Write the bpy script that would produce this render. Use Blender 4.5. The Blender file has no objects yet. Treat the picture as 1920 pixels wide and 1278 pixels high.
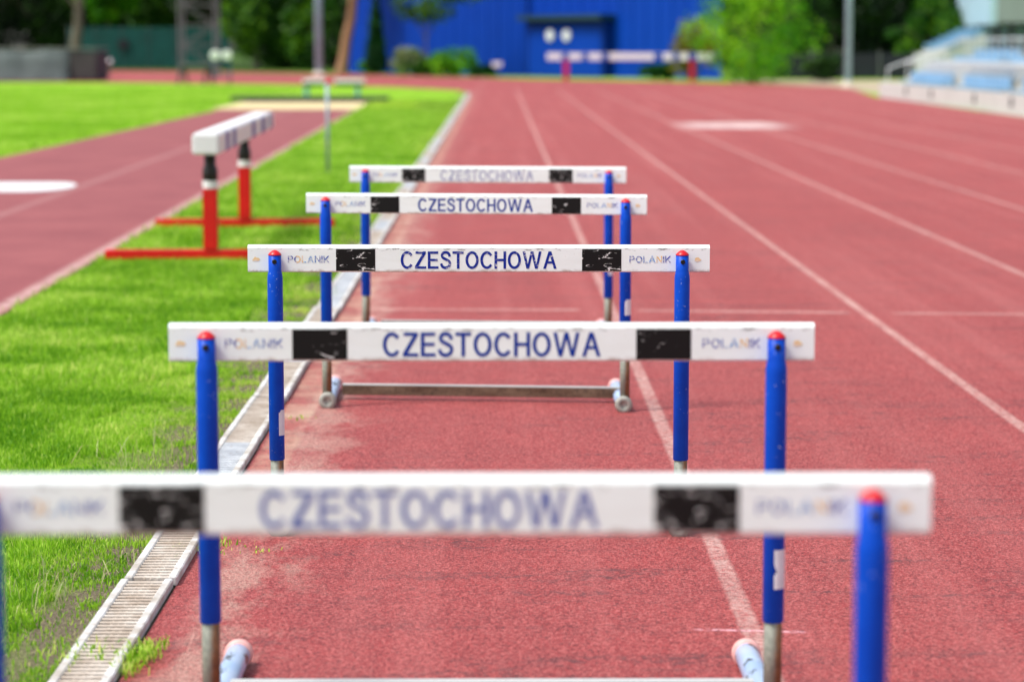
import bpy, bmesh, math, random
import numpy as np
from mathutils import Vector, Matrix
R = math.radians
sc = bpy.context.scene
C = sc.collection

# ------------------------------------------------------------------ camera
CAM_H, F_PX, CX, CY = 1.27, 4533.0, 960.0, 639.0
VPX, HOR = 935.0, 90.0                                  # vanishing point of the lane lines, horizon row (1920 px frame)
PITCH = math.atan((CY - HOR) / F_PX)
YAW = math.atan((CX - VPX) / F_PX)
cam = bpy.data.cameras.new('camera')
cam_o = bpy.data.objects.new('camera', cam); C.objects.link(cam_o)
cam.sensor_width = 36.0
cam.lens = F_PX / 1920 * 36.0
cam_o.location = (0, 0, CAM_H)
cam_o.rotation_euler = (math.pi / 2 - PITCH, 0, -YAW)
cam.clip_start = 0.05; cam.clip_end = 2000
cam.dof.use_dof = True
cam.dof.focus_distance = 6.25
cam.dof.aperture_fstop = 3.0
cam.dof.aperture_blades = 0
sc.camera = cam_o

# ------------------------------------------------------------------ world, sun, exposure
SUN_EL, SUN_AZ = R(60), R(-112)          # azimuth measured clockwise from +Y (the view direction): from the left, a little behind
w = bpy.data.worlds.new("World"); sc.world = w; w.use_nodes = True
nt = w.node_tree
sky = nt.nodes.new('ShaderNodeTexSky'); sky.sky_type = 'NISHITA'; sky.sun_disc = False
sky.sun_elevation = SUN_EL; sky.sun_rotation = SUN_AZ
sky.air_density = 1.0; sky.dust_density = 3.5; sky.ozone_density = 1.0
hsv = nt.nodes.new('ShaderNodeHueSaturation'); hsv.inputs['Saturation'].default_value = 0.5      # thin overcast: a paler sky
nt.links.new(sky.outputs[0], hsv.inputs['Color']); nt.links.new(hsv.outputs[0], nt.nodes['Background'].inputs[0])
nt.nodes['Background'].inputs[1].default_value = 0.13
sun = bpy.data.lights.new('sun', 'SUN'); sun.energy = 1.9; sun.angle = R(10); sun.color = (1.0, 0.95, 0.87)
sun_o = bpy.data.objects.new('sun', sun); C.objects.link(sun_o)
sd = Vector((math.sin(SUN_AZ) * math.cos(SUN_EL), math.cos(SUN_AZ) * math.cos(SUN_EL), math.sin(SUN_EL)))
sun_o.rotation_euler = sd.to_track_quat('Z', 'Y').to_euler()
vs = sc.view_settings
vs.view_transform = 'Standard'; vs.look = 'None'; vs.gamma = 1; vs.exposure = 0.70
sc.cycles.use_denoising = True
sc.cycles.max_bounces = 6; sc.cycles.transparent_max_bounces = 6
sc.cycles.sample_clamp_indirect = 4

# ------------------------------------------------------------------ pixel of the 1920 frame -> place on the ground
_M = cam_o.rotation_euler.to_matrix()
def ray(px, py):
    return (_M @ Vector(((px - CX) / F_PX, -(py - CY) / F_PX, -1.0)))
def G(px, py, z=0.0):
    d = ray(px, py); t = (z - CAM_H) / d.z
    return Vector((d.x * t, d.y * t, z))
def AT(px, py, Y):
    d = ray(px, py); t = Y / d.y
    return Vector((d.x * t, Y, CAM_H + d.z * t))

# ------------------------------------------------------------------ materials
def lin(r, g, b):
    f = lambda c: (c / 255 / 12.92) if c / 255 <= .04045 else ((c / 255 + .055) / 1.055) ** 2.4
    return (f(r), f(g), f(b), 1)
class NT:
    def __init__(s, name):
        s.m = bpy.data.materials.new(name); s.m.use_nodes = True
        s.t = s.m.node_tree; s.b = s.t.nodes['Principled BSDF']
        s.tc = s.t.nodes.new('ShaderNodeTexCoord'); s.co = s.tc.outputs['Object']
    def n(s, typ, **k):
        o = s.t.nodes.new(typ)
        for a, v in k.items(): setattr(o, a, v)
        return o
    def put(s, sock, v):
        if v is None: return
        if isinstance(v, bpy.types.NodeSocket): s.t.links.new(v, sock)
        else:
            if hasattr(sock.default_value, '__len__') and isinstance(v, (tuple, list)) and len(v) == 3 and len(sock.default_value) == 4: v = (*v, 1)
            sock.default_value = v
    def math(s, op, a, b=None, c=None, clamp=False):
        o = s.n('ShaderNodeMath', operation=op); o.use_clamp = clamp
        s.put(o.inputs[0], a); s.put(o.inputs[1], b)
        if c is not None: s.put(o.inputs[2], c)
        return o.outputs[0]
    def mapping(s, scale=(1, 1, 1), loc=(0, 0, 0), rot=(0, 0, 0), v=None):
        o = s.n('ShaderNodeMapping'); s.put(o.inputs[0], v or s.co)
        o.inputs['Scale'].default_value = scale; o.inputs['Location'].default_value = loc; o.inputs['Rotation'].default_value = rot
        return o.outputs[0]
    def noise(s, scale, detail=3, rough=.55, v=None, dist=0):
        o = s.n('ShaderNodeTexNoise'); s.put(o.inputs['Vector'], v or s.co)
        o.inputs['Scale'].default_value = scale; o.inputs['Detail'].default_value = detail
        o.inputs['Roughness'].default_value = rough; o.inputs['Distortion'].default_value = dist
        return o.outputs[0]
    def voro(s, scale, v=None, feature='F1', out='Distance', rnd=1.0):
        o = s.n('ShaderNodeTexVoronoi', feature=feature); s.put(o.inputs['Vector'], v or s.co)
        o.inputs['Scale'].default_value = scale
        o.inputs['Randomness'].default_value = rnd
        return o.outputs[out]
    def step(s, v, lo, hi, a=0.0, b=1.0):
        o = s.n('ShaderNodeMapRange'); o.clamp = True
        s.put(o.inputs[0], v); s.put(o.inputs[1], lo); s.put(o.inputs[2], hi); s.put(o.inputs[3], a); s.put(o.inputs[4], b)
        return o.outputs[0]
    def mix(s, f, a, b, mode='MIX'):
        o = s.n('ShaderNodeMix', data_type='RGBA', blend_type=mode); o.clamp_factor = True
        s.put(o.inputs['Factor'], f); s.put(o.inputs[6], a); s.put(o.inputs[7], b)
        return o.outputs[2]
    def xyz(s, v=None):
        o = s.n('ShaderNodeSeparateXYZ'); s.put(o.inputs[0], v or s.co); return o.outputs
    def bump(s, h, strength, dist=.01):
        o = s.n('ShaderNodeBump'); o.inputs['Strength'].default_value = strength; o.inputs['Distance'].default_value = dist
        s.put(o.inputs['Height'], h); s.t.links.new(o.outputs[0], s.b.inputs['Normal'])
    def fin(s, col, rough=.6, metal=0.0, spec=.5, coat=0):
        s.put(s.b.inputs['Base Color'], col); s.put(s.b.inputs['Roughness'], rough); s.put(s.b.inputs['Metallic'], metal)
        s.b.inputs['Specular IOR Level'].default_value = spec
        if coat: s.b.inputs['Coat Weight'].default_value = coat; s.b.inputs['Coat Roughness'].default_value = .25
        return s.m

def simple(name, col, rough=.6, metal=0.0, var=.15, scale=6, spec=.5):
    n = NT(name)
    f = n.noise(scale, 4)
    dark = tuple(c * (1 - var) for c in col[:3]); light = tuple(min(1, c * (1 + var)) for c in col[:3])
    return n.fin(n.mix(n.step(f, .3, .7), dark, light), rough, metal, spec)

def band(n, v, centre, half, soft):
    """1 inside centre +- half, falling to 0 over soft"""
    d = n.math('ABSOLUTE', n.math('SUBTRACT', v, centre))
    return n.step(d, half - soft, half + soft, 1, 0)

# lane lines: measured distances to the right of the camera
LANES = [0.552, 1.76, 2.95, 4.14, 5.33, 6.52, 7.71, 8.90]
def track_material():
    n = NT('red_track_granulate')
    x, y, z = n.xyz()
    g1 = n.voro(180); g2 = n.noise(130, 4, .8); g3 = n.noise(230, 2, .6)
    gc = n.xyz(n.voro(200, out='Color'))[0]
    big = n.noise(.55, 4, .6); mid = n.noise(3.5, 5, .6)
    base = n.mix(n.step(big, .3, .7), lin(154, 51, 53), lin(169, 64, 64))
    base = n.mix(n.step(mid, .4, .75, 0, .45), base, lin(138, 56, 58))
    # granules: light pink crumbs and dark gaps between them
    base = n.mix(n.step(gc, .55, .95, 0, .62), base, lin(212, 124, 120))
    base = n.mix(n.step(gc, .05, .38, .75, 0), base, lin(80, 30, 33))
    base = n.mix(n.step(g2, .54, .70, 0, .6), base, lin(204, 112, 108))
    base = n.mix(n.step(g2, .30, .44, .9, 0), base, lin(58, 26, 30))
    base = n.mix(n.step(g3, .60, .72, 0, .6), base, lin(44, 26, 30))
    # scuffs worn across the lanes: the dark rubber under the red coat
    sv = n.mapping((.9, 4.2, 1), (3.1, .4, 0), (0, 0, .06))
    sc1 = n.noise(1.3, 6, .7, sv, .6)
    sc2 = n.noise(40, 3, .7)
    sm = n.math('MULTIPLY', n.step(sc1, .52, .66), n.step(sc2, .42, .60))
    base = n.mix(n.math('MULTIPLY', sm, .75), base, lin(72, 50, 54))
    # streaks along the running direction
    lv = n.mapping((5, .12, 1))
    st = n.noise(1.0, 3, .5, lv)
    base = n.mix(n.step(st, .5, .8, 0, .22), base, lin(206, 132, 128))
    # dusty soil washed from the channel
    dn = n.noise(2.9, 6, .7, n.mapping((1.9, .8, 1), (7.7, 2.2, 0)))
    edge = n.math('MULTIPLY', n.step(x, -.60, -.30, 1, 0), n.step(x, -.76, -.66, .15, 1))
    e2 = n.step(y, 16, 30, 1, .25)
    dm = n.math('MULTIPLY', n.math('MULTIPLY', n.step(n.math('ADD', dn, n.math('MULTIPLY', edge, .24)), .64, .78), edge), e2)
    dm = n.math('MULTIPLY', dm, n.step(g2, .38, .58, .15, 1))
    base = n.mix(n.math('MULTIPLY', dm, .6), base, lin(206, 180, 164))
    # pale worn strip between the channel and the coat, with soil stains
    fr = n.noise(7, 5, .7)
    stp = n.math('MULTIPLY', band(n, n.math('ADD', x, n.math('MULTIPLY', n.math('SUBTRACT', fr, .5), .03)), -.70, .055, .008), n.math('MULTIPLY', n.step(y, 60, 70, 1, 0), n.step(y, 6.2, 7.2)))
    base = n.mix(n.math('MULTIPLY', stp, n.step(n.noise(3.1, 5, .7, n.mapping((1, 1, 1), (2, 5, 0))), .44, .70, .10, .85)), base, lin(206, 176, 152))
    # worn white lines
    wob = n.math('MULTIPLY', n.math('SUBTRACT', n.noise(14, 3, .6), .5), .012)
    xx = n.math('ADD', x, wob)
    m = None
    for X in LANES:
        b = band(n, xx, X, .022, .006)
        m = b if m is None else n.math('MAXIMUM', m, b)
    m = n.math('MULTIPLY', m, n.step(y, 71, 76, 1, 0))
    # faint painted marks across lanes
    def cross(y0, x0, x1, h, tilt=0.0):
        yy = n.math('SUBTRACT', y, n.math('MULTIPLY', x, tilt)) if tilt else y
        a = band(n, yy, y0, h, .008)
        return n.math('MULTIPLY', a, band(n, x, (x0 + x1) / 2, (x1 - x0) / 2, .015))
    p1 = G(710, 583); p2 = G(1085, 583)
    for (ax, ay, bx, by) in [(710, 582, 1085, 583), (1195, 584, 1590, 588), (1675, 589, 2500, 596)]:
        A = G(ax, ay); B = G(bx, by); t = (B.y - A.y) / (B.x - A.x)
        m = n.math('MAXIMUM', m, cross(A.y - t * A.x, A.x, B.x, .034, t))
    wear = n.step(n.noise(60, 4, .7), .36, .60, .15, 1)
    wear = n.math('MULTIPLY', wear, n.step(n.noise(1.7, 3, .6), .3, .6, .45, .95))
    base = n.mix(n.math('MULTIPLY', m, n.math('MULTIPLY', wear, .68)), base, lin(226, 198, 188))
    # chalk tick beside the second hurdle
    A = G(1305, 1184); B = G(1505, 1189); t = (B.y - A.y) / (B.x - A.x)
    ck = n.math('MULTIPLY', cross(A.y - t * A.x, A.x, B.x, .006, t), n.step(n.noise(90, 2), .40, .55))
    base = n.mix(ck, base, lin(246, 190, 200))
    # white number panel far down the fourth lane
    A = G(1245, 246); B = G(1480, 227)
    pn = n.math('MULTIPLY', n.step(n.noise(2.2, 3), .3, .65, .25, .85), n.math('MULTIPLY', band(n, y, (A.y + B.y) / 2, abs(B.y - A.y) / 2 * .55, .2), band(n, x, 3.85, .8, .25)))
    base = n.mix(n.math('MULTIPLY', pn, .9), base, lin(240, 232, 228))
    h = n.math('ADD', n.math('MULTIPLY', g1, .6), n.math('MULTIPLY', g2, 1.2))
    n.bump(h, .8, .006)
    return n.fin(base, n.step(g2, .3, .7, .75, .6), spec=.38)

def runway_material():
    n = NT('red_runway_surface')
    x, y, z = n.xyz()
    g2 = n.noise(120, 4, .7); mid = n.noise(1.3, 5, .6)
    base = n.mix(n.step(mid, .35, .7), lin(132, 58, 62), lin(150, 76, 77))
    base = n.mix(n.step(g2, .3, .48, .6, 0), base, lin(80, 36, 42))
    base = n.mix(n.step(g2, .55, .7, 0, .5), base, lin(210, 140, 140))
    xr = n.math('ADD', x, n.math('MULTIPLY', y, .0135))      # distance from the slanting right edge
    m = band(n, xr, -2.28, .04, .03)
    m2 = n.math('MULTIPLY', band(n, xr, -3.55, .04, .03), .35)
    wear = n.step(n.noise(9, 4, .7), .3, .6, .15, .6)
    base = n.mix(n.math('MULTIPLY', n.math('MAXIMUM', m, m2), wear), base, lin(216, 190, 184))
    return n.fin(base, .65, spec=.4)

def grass_ground_material():
    n = NT('lawn_soil')
    x, y, z = n.xyz()
    f1 = n.noise(60, 4, .7); f2 = n.noise(1.4, 4, .6); f3 = n.noise(.25, 3, .5)
    g = n.mix(n.step(f1, .35, .65), lin(84, 134, 14), lin(144, 192, 40))
    g = n.mix(n.step(f2, .4, .7, 0, .5), g, lin(176, 214, 60))
    g = n.mix(n.step(f3, .45, .65, 0, .45), g, lin(120, 184, 24))
    soil = n.mix(n.step(n.noise(110, 5, .75), .35, .68), lin(62, 54, 44), lin(150, 138, 116))
    wob = n.math('MULTIPLY', n.math('SUBTRACT', n.noise(2.6, 4, .6), .5), .55)
    near = n.step(n.math('ADD', x, wob), -1.22, -1.02)
    near = n.math('MULTIPLY', near, n.step(y, 18, 26, 1, .4))
    near = n.math('MULTIPLY', near, n.step(x, -.5, -.2, 1, 0))
    near2 = n.step(y, 22, 26, .8, 0)                          # soil shows between the blades close by
    near2 = n.math('MULTIPLY', near2, n.step(n.noise(5, 3), .3, .6, .35, .8))
    col = n.mix(near2, g, lin(92, 120, 30))
    col = n.mix(near, col, soil)
    rr = n.math('ADD', x, n.math('MULTIPLY', y, .0135))
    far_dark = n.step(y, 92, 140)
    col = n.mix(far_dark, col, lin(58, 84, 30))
    n.bump(f1, .8, .02)
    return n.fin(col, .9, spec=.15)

def leaf_material(name, dark, mid, light, trans=.3, rough=.55):
    n = NT(name)
    a = n.n('ShaderNodeAttribute'); a.attribute_name = 'var'
    v = a.outputs['Fac']
    c = n.mix(n.step(v, 0, .5), dark, mid); c = n.mix(n.step(v, .5, 1), c, light)
    n.fin(c, rough, spec=.3)
    tr = n.n('ShaderNodeBsdfTranslucent'); n.put(tr.inputs[0], c)
    mx = n.n('ShaderNodeMixShader'); mx.inputs[0].default_value = trans
    out = n.t.nodes['Material Output']
    n.t.links.new(n.b.outputs[0], mx.inputs[1]); n.t.links.new(tr.outputs[0], mx.inputs[2]); n.t.links.new(mx.outputs[0], out.inputs[0])
    return n.m

def board_material():
    n = NT('white_hurdle_board')
    x, y, z = n.xyz()
    spots = n.step(n.noise(95, 4, .8), .66, .74)
    edge = n.math('MULTIPLY', band(n, z, .7515, .0035, .002), n.step(n.noise(38, 4, .7, n.mapping((1, 1, 3))), .54, .64))
    low = n.math('MULTIPLY', n.step(z, .697, .702, 1, 0), n.step(n.noise(30, 3, .7), .45, .65, 0, .5))
    grime = n.step(n.noise(9, 5, .65, n.mapping((.7, 1, 2.2))), .45, .8, 0, .3)
    c = n.mix(grime, lin(238, 247, 248), lin(210, 214, 208))
    c = n.mix(n.math('MULTIPLY', spots, .45), c, lin(150, 132, 112))
    c = n.mix(n.math('MULTIPLY', edge, .75), c, lin(92, 84, 80))
    c = n.mix(low, c, lin(150, 120, 105))
    return n.fin(c, .38, spec=.5)

def scratched(name, col, wear, paint=lin(228, 228, 228), seed=0.0, scale=1.0):
    """printed colour chipped down to the white board; wear 0..1"""
    n = NT(name)
    oi = n.n('ShaderNodeObjectInfo'); r = n.math('MULTIPLY', oi.outputs['Random'], 7.0 if wear > .9 or wear < .5 and 'panel' in name else 0.0)
    cb = n.n('ShaderNodeCombineXYZ'); n.put(cb.inputs[0], r); n.put(cb.inputs[1], r)
    ad = n.n('ShaderNodeVectorMath', operation='ADD'); n.put(ad.inputs[0], n.co); n.put(ad.inputs[1], cb.outputs[0]); W = ad.outputs[0]
    v0 = n.mapping((1, 1, 1), (seed, seed * .7, 0), v=W)
    def hair(rot, sc_, seed2, width):
        q = n.noise(sc_, 2, .5, n.mapping((1, 1, 4.5), (seed2, seed, 0), (0, rot, 0), v=W), .35)
        return n.step(n.math('ABSOLUTE', n.math('SUBTRACT', q, .5)), width * .4, width, 1, 0)
    mk = n.noise(30 * scale, 2, .6, v0)
    mk2 = n.noise(24 * scale, 2, .6, n.mapping((1, 1, 1), (seed + 4, 0, 0), v=W))
    thr = .66 - .14 * wear
    lines = n.math('MAXIMUM', n.math('MULTIPLY', hair(.35, 15 * scale, 1.1, .016), n.step(mk, thr, thr + .04)),
                   n.math('MULTIPLY', hair(-.8, 12 * scale, 5.7, .013), n.step(mk2, thr, thr + .04)))
    chips = n.step(n.noise(95 * scale, 5, .8, v0), .70 - .13 * wear, .73 - .13 * wear)
    chips = n.math('MULTIPLY', chips, n.step(n.noise(26, 2, .5, v0), .53, .58))
    f = n.math('MAXIMUM', lines, chips)
    return n.fin(n.mix(f, col, paint), .5, spec=.25)

def faded(name, col, amount):
    n = NT(name)
    f = n.step(n.noise(55, 4, .7), .5 - .2 * amount, .66 - .1 * amount, .15 * amount, .92)
    return n.fin(n.mix(n.math('MULTIPLY', f, amount), col, lin(228, 228, 230)), .45)

def maker_print(name, flip):
    n = NT(name)
    x, y, z = n.xyz()
    if flip: x = n.math('MULTIPLY', x, -1)
    blue, cyan, amber = lin(8, 50, 166), lin(84, 156, 222), lin(240, 186, 80)
    c = n.mix(n.step(x, -.034, -.030), blue, amber)
    c = n.mix(n.step(x, -.016, -.012), c, cyan)
    c = n.mix(n.step(x, .012, .020), c, lin(30, 84, 180))
    gone = n.step(n.noise(150, 4, .75, n.mapping((1, 1, 1), (.3 if flip else 0, 0, 0))), .47, .54, 0, .8)
    return n.fin(n.mix(gone, c, lin(226, 226, 226)), .45)

def blue_paint():
    n = NT('blue_sleeve_paint')
    oi = n.n('ShaderNodeObjectInfo')
    off = n.n('ShaderNodeVectorMath', operation='ADD'); n.put(off.inputs[0], n.co)
    cb = n.n('ShaderNodeCombineXYZ'); r = n.math('MULTIPLY', oi.outputs['Random'], 9); n.put(cb.inputs[0], r); n.put(cb.inputs[2], r)
    n.put(off.inputs[1], cb.outputs[0]); v = off.outputs[0]
    chips = n.math('MULTIPLY', n.step(n.noise(110, 4, .75, v), .645, .67), n.step(n.noise(9, 2, .5, v), .52, .58))
    c = n.mix(n.step(n.noise(12, 4, .6, v), .35, .7), lin(0, 66, 184), lin(0, 78, 204))
    c = n.mix(chips, c, lin(190, 205, 225))
    return n.fin(c, .42, spec=.18)

def galvanised_rust():
    n = NT('galvanised_tube_with_rust')
    x, y, z = n.xyz()
    f = n.noise(22, 5, .7, n.mapping((1, 1, .35)))
    side = n.step(n.math('ADD', x, n.math('MULTIPLY', n.math('SUBTRACT', f, .5), .03)), -.004, .006)
    c = n.mix(n.step(n.noise(60, 4, .7), .35, .7), lin(116, 122, 112), lin(160, 162, 150))
    rust = n.mix(n.step(n.noise(45, 4, .7), .35, .7), lin(98, 58, 28), lin(150, 98, 54))
    return n.fin(n.mix(n.math('MULTIPLY', side, .9), c, rust), .55, .25)

M = {}
M['track'] = track_material()
M['runway'] = runway_material()
M['soil'] = grass_ground_material()
M['board'] = board_material()
M['black_worn'] = scratched('black_panel_scratched', lin(14, 13, 15), .55, seed=3.3)
M['black'] = scratched('black_panel', lin(14, 13, 15), .3, seed=1.3)
M['black_mid'] = scratched('black_panel_marked', lin(14, 13, 15), .75, seed=6.2)
M['letters_worn'] = scratched('blue_letters_chipped', lin(6, 40, 146), .80, seed=.8, scale=1.7)
M['letters'] = scratched('blue_letters', lin(8, 52, 150), .02, seed=5.1)
M['letters_faded'] = faded('blue_letters_faded', lin(40, 74, 164), .75)
M['letters_dim'] = faded('blue_letters_bleached', lin(40, 74, 166), .4)
M['maker_l'] = maker_print('maker_print', False); M['maker_r'] = maker_print('maker_print_reversed', True)
M['amber'] = faded('amber_stamp', lin(238, 190, 90), .7)
M['blue'] = blue_paint()
M['red_cap'] = simple('red_plastic_cap', lin(196, 8, 26), .35, var=.1, scale=40)
M['screw'] = simple('dark_screw', lin(24, 22, 20), .4, .3, .3, 90)
M['sticker'] = simple('white_paper_sticker', lin(222, 224, 232), .6, var=.06, scale=40)
M['zinc'] = galvanised_rust()
def mat_basebar():
    n = NT('galvanised_base_bar')
    x, y, z = n.xyz()
    f = n.noise(12, 5, .7, n.mapping((.5, 1, 2)))
    c = n.mix(n.step(f, .35, .7), lin(88, 66, 48), lin(140, 122, 100))
    c = n.mix(n.step(n.noise(70, 3, .7), .5, .7, 0, .6), c, lin(52, 42, 34))
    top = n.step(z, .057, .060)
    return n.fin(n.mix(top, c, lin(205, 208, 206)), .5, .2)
M['basebar'] = mat_basebar()
def mat_foot():
    n = NT('pale_blue_foot_tube')
    oi = n.n('ShaderNodeObjectInfo'); cb = n.n('ShaderNodeCombineXYZ'); n.put(cb.inputs[0], n.math('MULTIPLY', oi.outputs['Random'], 5)); ad = n.n('ShaderNodeVectorMath', operation='ADD'); n.put(ad.inputs[0], n.co); n.put(ad.inputs[1], cb.outputs[0])
    f = n.step(n.noise(26, 4, .75, n.mapping((1, .6, 1), (.4, .2, 0), v=ad.outputs[0])), .56, .59)
    c = n.mix(n.step(n.noise(8, 4), .3, .7), lin(140, 172, 214), lin(196, 212, 234))
    return n.fin(n.mix(f, c, lin(40, 34, 30)), .3, .1)
M['foot'] = mat_foot()
M['pink_cap'] = simple('pink_plastic_end_cap', lin(232, 176, 170), .5, var=.12, scale=30)
M['grey_cap'] = simple('grey_plastic_end_cap', lin(150, 150, 142), .5, var=.3, scale=60)
M['red'] = simple('red_enamel', lin(224, 12, 14), .35, var=.12, scale=8)
M['white'] = simple('white_enamel', lin(232, 234, 236), .4, var=.04, scale=8)
M['blackrub'] = simple('black_rubber', lin(22, 22, 24), .5, var=.2, scale=20)
M['steel'] = simple('grey_steel', lin(150, 168, 178), .5, .2, .12, 5)
M['greysteel'] = simple('dull_grey_steel', lin(104, 112, 110), .6, .1, .2, 5)
M['mast'] = simple('galvanised_mast', lin(158, 200, 218), .6, .0, .1, 3)
M['darkbox'] = simple('dark_grey_cover', lin(58, 60, 60), .7, var=.25, scale=2)
M['matgrey'] = simple('grey_tarpaulin', lin(74, 86, 86), .7, var=.22, scale=2.5)
M['mattop'] = simple('pale_tarpaulin', lin(140, 146, 138), .7, var=.12, scale=2)
M['bluewall'] = simple('blue_cladding', lin(0, 58, 162), .6, var=.06, scale=.6, spec=.12)
M['bluedoor'] = simple('dark_blue_door', lin(0, 42, 124), .6, var=.08, scale=1.2, spec=.12)
M['darkgreen'] = simple('dark_green_canopy', lin(10, 56, 66), .6, var=.1, scale=2)
M['teal'] = simple('teal_corrugated_sheet', lin(0, 84, 76), .6, var=.25, scale=.8)
M['bark'] = simple('rough_bark', lin(104, 102, 84), .9, var=.35, scale=5)
M['bark_tan'] = simple('tan_bark', lin(150, 116, 84), .9, var=.3, scale=5)
M['concrete'] = simple('pale_concrete', lin(206, 198, 184), .8, var=.1, scale=1.2)
M['stand_white'] = simple('white_rendered_wall', lin(192, 196, 192), .75, var=.06, scale=1.5)
M['seatblue'] = simple('light_blue_seat_plastic', lin(128, 174, 208), .4, var=.15, scale=3)
M['rail'] = simple('pale_handrail', lin(206, 214, 216), .5, .2, .1, 3)
M['column'] = simple('dark_column', lin(26, 26, 34), .6, var=.2, scale=3)
M['roofblue'] = simple('pale_blue_roof_lit', lin(186, 216, 232), .4, var=.05, scale=1)  # roof side: light from the left is put into this paler colour
M['roofgrey'] = simple('grey_roof_face', lin(150, 158, 160), .7, var=.08, scale=1)  # front of the same roof, without the painted light
M['sand'] = simple('pale_sand', lin(216, 198, 150), .95, var=.1, scale=6)
M['darkrub_shade'] = simple('dark_rubber_and_shade', lin(50, 56, 60), .8, var=.2, scale=5)  # rubber of the mat strip, also the colour of the pit's edge shadow
M['path'] = simple('beige_paving', lin(170, 156, 130), .9, var=.12, scale=2)
M['teal_paint'] = simple('pale_teal_frame', lin(116, 176, 184), .5, var=.1, scale=5)
M['magenta'] = simple('magenta_red_enamel', lin(190, 0, 56), .45, var=.1, scale=5)
M['hedge_dark'] = simple('dark_mesh_screen', lin(22, 30, 40), .8, var=.3, scale=2)
M['bluegrey'] = simple('blue_grey_frame', lin(46, 84, 130), .5, var=.1, scale=4)
M['leaf_dark'] = leaf_material('dark_leaves', lin(8, 26, 8), lin(18, 50, 12), lin(74, 124, 18), .2)
M['leaf_mid'] = leaf_material('mid_green_leaves', lin(14, 48, 8), lin(40, 94, 10), lin(118, 170, 20), .3)
M['leaf_lime'] = leaf_material('lime_leaves', lin(16, 70, 4), lin(84, 168, 10), lin(176, 234, 30), .4)
M['leaf_olive'] = leaf_material('olive_leaves', lin(70, 74, 12), lin(128, 122, 20), lin(176, 160, 40), .35)
M['leaf_pale'] = leaf_material('pale_flowering_leaves', lin(60, 110, 40), lin(120, 150, 80), lin(196, 196, 150), .3)
M['leaf_cypress'] = leaf_material('cypress_leaves', lin(8, 46, 14), lin(14, 74, 18), lin(34, 104, 24), .15)
M['blade'] = leaf_material('grass_blade', lin(88, 148, 16), lin(168, 216, 52), lin(232, 236, 136), .45, .5)
M['drywisp'] = leaf_material('dry_grass_stalk', lin(150, 146, 96), lin(178, 174, 120), lin(196, 206, 150), .3, .7)
def mat_drain(name, a, b):
    n = NT(name)
    f = n.noise(9, 5, .65); g = n.noise(80, 4, .7)
    c = n.mix(n.step(f, .35, .68), a, b)
    c = n.mix(n.step(g, .58, .7, 0, .6), c, lin(120, 96, 84))
    return n.fin(c, .8, spec=.3)
M['drain_a'] = mat_drain('drain_grate_dusty', lin(176, 160, 144), lin(222, 214, 204))
M['drain_b'] = mat_drain('drain_grate_bluish', lin(180, 186, 194), lin(222, 226, 230))
M['drain_frame'] = mat_drain('drain_frame_white', lin(168, 160, 150), lin(224, 226, 228))
M['drain_dark'] = simple('drain_void_shade', lin(12, 10, 9), .9, var=.3, scale=20)  # near-black colour stands in for the shade below the grate slots

# ------------------------------------------------------------------ mesh helpers
def link(name, me, m, parent=None):
    o = bpy.data.objects.new(name, me); C.objects.link(o)
    if m is not None and not me.materials:
        for q in (m if isinstance(m, (list, tuple)) else [m]): me.materials.append(q)
    if parent: o.parent = parent
    return o
def obj(name, bm, m, parent=None, smooth=False):
    me = bpy.data.meshes.new(name)
    bmesh.ops.recalc_face_normals(bm, faces=bm.faces)
    bm.to_mesh(me); bm.free()
    if smooth:
        for p in me.polygons: p.use_smooth = True
    return link(name, me, m, parent)
def tag(o, label=None, cat=None, group=None, kind=None):
    if label: o['label'] = label
    if cat: o['category'] = cat
    if group: o['group'] = group
    if kind: o['kind'] = kind
    return o
def thing(name, label, cat, loc=(0, 0, 0), rz=0, group=None):
    o = bpy.data.objects.new(name, None); C.objects.link(o); o.empty_display_size = .1
    o.location = loc; o.rotation_euler = (0, 0, rz)
    return tag(o, label, cat, group)
def box(bm, x0, x1, y0, y1, z0, z1, bev=0, mi=0, seg=2):
    r = bmesh.ops.create_cube(bm, size=1)
    vs_ = r['verts']
    for v in vs_:
        v.co = Vector(((x0 + x1) / 2 + v.co.x * (x1 - x0), (y0 + y1) / 2 + v.co.y * (y1 - y0), (z0 + z1) / 2 + v.co.z * (z1 - z0)))
    if bev:
        es = list({e for v in vs_ for e in v.link_edges})
        bmesh.ops.bevel(bm, geom=es, offset=bev, segments=seg, affect='EDGES')
    if mi:
        for f in bm.faces:
            if f.material_index == 0 and all(v in vs_ for v in f.verts): f.material_index = mi
def lathe(bm, prof, seg=20, origin=(0, 0, 0), axis=Vector((0, 0, 1)), cap=True):
    """prof: list of (radius, distance along axis)"""
    q = Vector((0, 0, 1)).rotation_difference(Vector(axis).normalized())
    o = Vector(origin); rings = []
    for r, h in prof:
        rings.append([bm.verts.new(o + q @ Vector((r * math.cos(2 * math.pi * k / seg), r * math.sin(2 * math.pi * k / seg), h))) for k in range(seg)])
    for a, b in zip(rings, rings[1:]):
        for k in range(seg): bm.faces.new((a[k], a[(k + 1) % seg], b[(k + 1) % seg], b[k]))
    if cap:
        bm.faces.new(rings[0][::-1]); bm.faces.new(rings[-1])
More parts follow.
